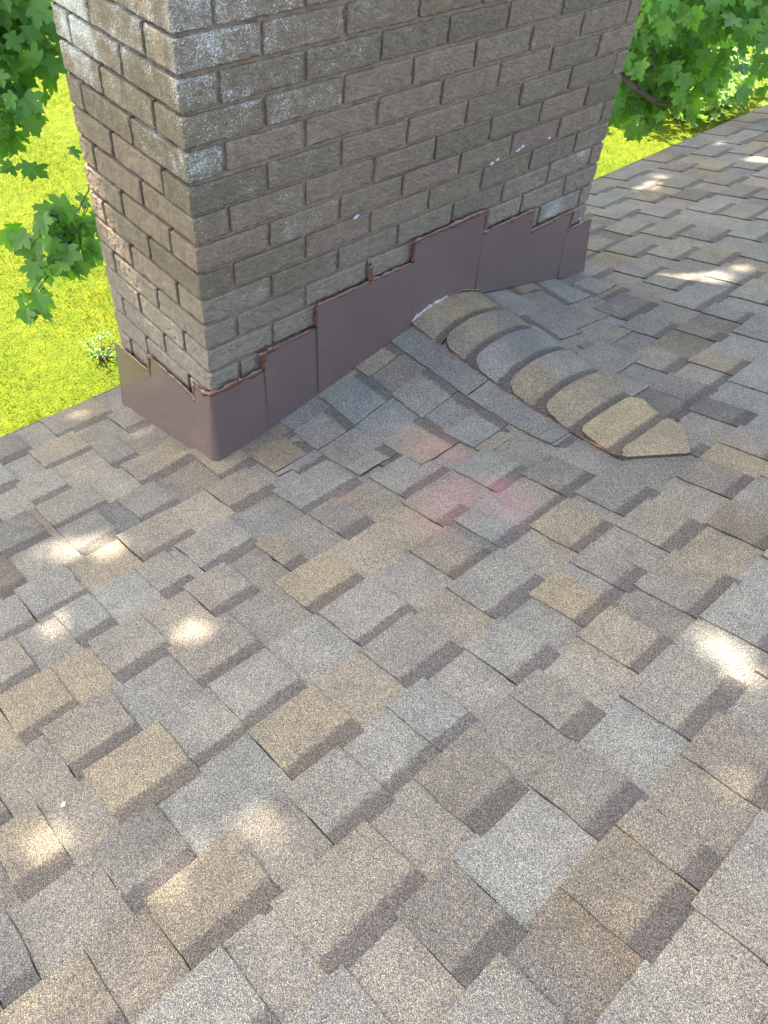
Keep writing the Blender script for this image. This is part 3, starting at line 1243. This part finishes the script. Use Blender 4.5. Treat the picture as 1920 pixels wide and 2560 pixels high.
def make_tree(name, label, trunk_base, fork, limbs, blobs, view_sets):
    root = empty(name)
    tag(root, label, 'tree', 'maple trees beyond the eave')
    tb = MB()
    base = Vector(trunk_base)
    fk = Vector(fork)
    limb(tb, base, fk, .24, .17, 0, 8, 3)
    tb.build('trunk', M_BARK, root, smooth=True)
    lb = MB()
    for i, (a, c, r0, r1, sag) in enumerate(limbs):
        limb(lb, fk if a is None else a, c, r0, r1, sag, 10, 20 + i)
    # twigs inside the view sets
    allp = []
    for (cs, per, spread, size, od, anchor) in view_sets:
        for c in cs:
            q = Vector(c)
            limb(lb, q.lerp(Vector(anchor), .25), q, .0035, .0016, .08, 5, int(abs(c[0]) * 977) % 91)
    lb.build('limbs', M_BARK, root, smooth=True)
    P, T, Nn, Z = canopy_leaves(blobs, .19, HALF_S)
    leaf_mesh(P, T, Nn, Z, HALF_S, 'upper_crown', M_LEAF, np.clip(rng.normal(.5, .25, len(P)), 0, 1), root)
    Ps = [drooping_leaves(np.array(cs), per, spread, size, od) for (cs, per, spread, size, od, anchor) in view_sets]
    P, T, Nn, Z = [np.concatenate([q[i] for q in Ps]) for i in range(4)]
    leaf_mesh(P, T, Nn, Z, HALF, 'crown', M_LEAF, np.clip(rng.normal(.5, .28, len(P)), 0, 1), root)
    return root


# left tree: boughs drooping past the chimney's left side, crown arching over the roof
c1 = ellipsoid((.92, 3.42, -.95), (.66, .45, .46), 95, .1)
c2 = ellipsoid((.62, 3.15, -1.36), (.42, .30, .22), 17, .2)
c3 = ellipsoid((.62, 2.40, -1.80), (.25, .16, .21), 13, .1)
c3b = ellipsoid((.40, 2.36, -2.02), (.10, .1, .12), 3, .1)
make_tree('maple_tree', 'leafy green maple whose low boughs droop past the left side of the chimney', (-2.6, 6.0, GROUND - .1), (-2.3, 5.8, .6),
          [(None, (-1.0, 3.6, 4.6), .15, .05, .1), (None, (-3.4, 3.0, 4.8), .12, .04, .1), (None, (-.5, 6.5, 5.2), .12, .04, .1), (None, (1.4, 3.6, 4.9), .12, .03, .15),
           ((.6, 4.6, 2.6), (1.2, 3.8, .2), .05, .012, .1), ((1.2, 3.8, .2), (1.65, 2.9, -1.2), .012, .009, .0), ((1.65, 2.9, -1.2), (.78, 2.45, -1.70), .007, .003, .02)],
          [((-.2, 3.4, 5.2), (3.0, 3.3, 1.5), 15000, .0), ((.1, 7.2, 5.4), (3.2, 3.0, 1.5), 7000, .0)],
          [(c1, 8, .12, .125, (-.35, -.75, 0), (.2, 3.7, -.2)), (c2, 8, .11, .12, (-.3, -.8, 0), (.7, 3.3, -.8)), (c3, 6, .075, .118, (-.35, -.75, 0), (1.0, 2.6, -1.62)), (c3b, 5, .05, .095, (-.35, -.75, -.2), (.8, 2.45, -1.78))])

d1 = ellipsoid((5.1, 1.55, -1.08), (1.0, .75, .48), 88, .1)
d2 = ellipsoid((4.95, 1.9, -1.62), (.60, .5, .36), 62, .1)
d3 = ellipsoid((6.2, 2.2, -1.6), (.8, .7, .4), 22, .1)
make_tree('maple_tree', 'dense dark green maple standing behind the right side of the chimney', (5.2, 4.9, GROUND - .1), (5.0, 4.7, .9),
          [(None, (3.4, 3.4, 4.9), .14, .04, .1), (None, (6.2, 3.0, 4.6), .14, .04, .1), (None, (4.8, 6.8, 4.9), .14, .04, .1), ((5.0, 4.3, 1.6), (5.1, 1.8, -.7), .06, .015, .12),
           ((4.1, 2.35, -1.28), (4.62, 1.50, -1.66), .034, .018, .05), ((4.62, 1.50, -1.66), (4.80, 1.48, -1.70), .016, .008, .05)],
          [((5.2, .9, 2.5), (2.0, 2.2, .8), 3500, .0), ((4.1, 3.6, 5.3), (3.2, 3.4, 1.5), 14500, .0), ((4.0, 7.3, 5.4), (3.2, 2.8, 1.4), 6500, .0)],  # first blob: unseen foliage added to block sky over the right roof
          [(d1, 8, .14, .13, (-.8, -.45, 0), (5.2, 2.6, -.2)), (d2, 8, .12, .12, (-.8, -.45, 0), (4.9, 2.6, -.9)), (d3, 8, .13, .12, (-.8, -.45, 0), (5.6, 3.4, -.9))])


# ------------------------------------------------------------------ shrubs on the lawn
def shrub(label, c, rad, n, size, mat):
    root = empty('shrub')
    tag(root, label, 'shrub')
    b = MB()
    for k in range(6):
        a = k * 1.05
        limb(b, (c[0], c[1], GROUND - .03), (c[0] + rad[0] * .6 * math.cos(a), c[1] + rad[1] * .6 * math.sin(a), c[2] + rad[2] * .3), .012, .004, .1, 5, k)
    b.build('stems', M_BARK, root)
    cl = ellipsoid(c, rad, max(4, n // 8), .2)
    cl[:, 2] = np.maximum(cl[:, 2], GROUND + .02)
    P, T, Nn, Z = drooping_leaves(cl, 8, size * 1.1, size, (-.3, -.3, .5))
    P[:, 2] = np.maximum(P[:, 2], GROUND + .02)
    leaf_mesh(P, T, Nn, Z, HALF_S, 'foliage', mat, np.clip(rng.normal(.5, .3, len(P)), 0, 1), root)


shrub('small feathery green weed clump on the lawn beside the chimney', (1.52, 4.42, GROUND + .10), (.22, .22, .12), 160, .025, M_LEAF)
shrub('sunlit yellow green bush on the lawn below the right maple', (11.5, 5.2, GROUND + .5), (1.7, 1.4, .6), 1500, .16, M_LEAF2)

# a chip of white paint lying on the shingles
b = MB()
cx, cy = -.784, -.705
z = H(cx, cy) + .011
ids = [b.vert((cx + dx, cy + dy, z + dz)) for dx, dy, dz in ((-.006, -.001, 0), (.001, -.0045, .0012), (.006, .002, .0008), (.001, .004, .0004))]
bot = [b.vert((v[0], v[1], v[2] - .002)) for v in [b.v[i] for i in ids]]
b.face(ids)
b.face(bot[::-1])
for k in range(4): b.face([ids[k], bot[k], bot[(k + 1) % 4], ids[(k + 1) % 4]])
tag(b.build('paint_chip', M_WHITE), 'tiny white paint chip lying on the shingles at lower left', 'paint chip')
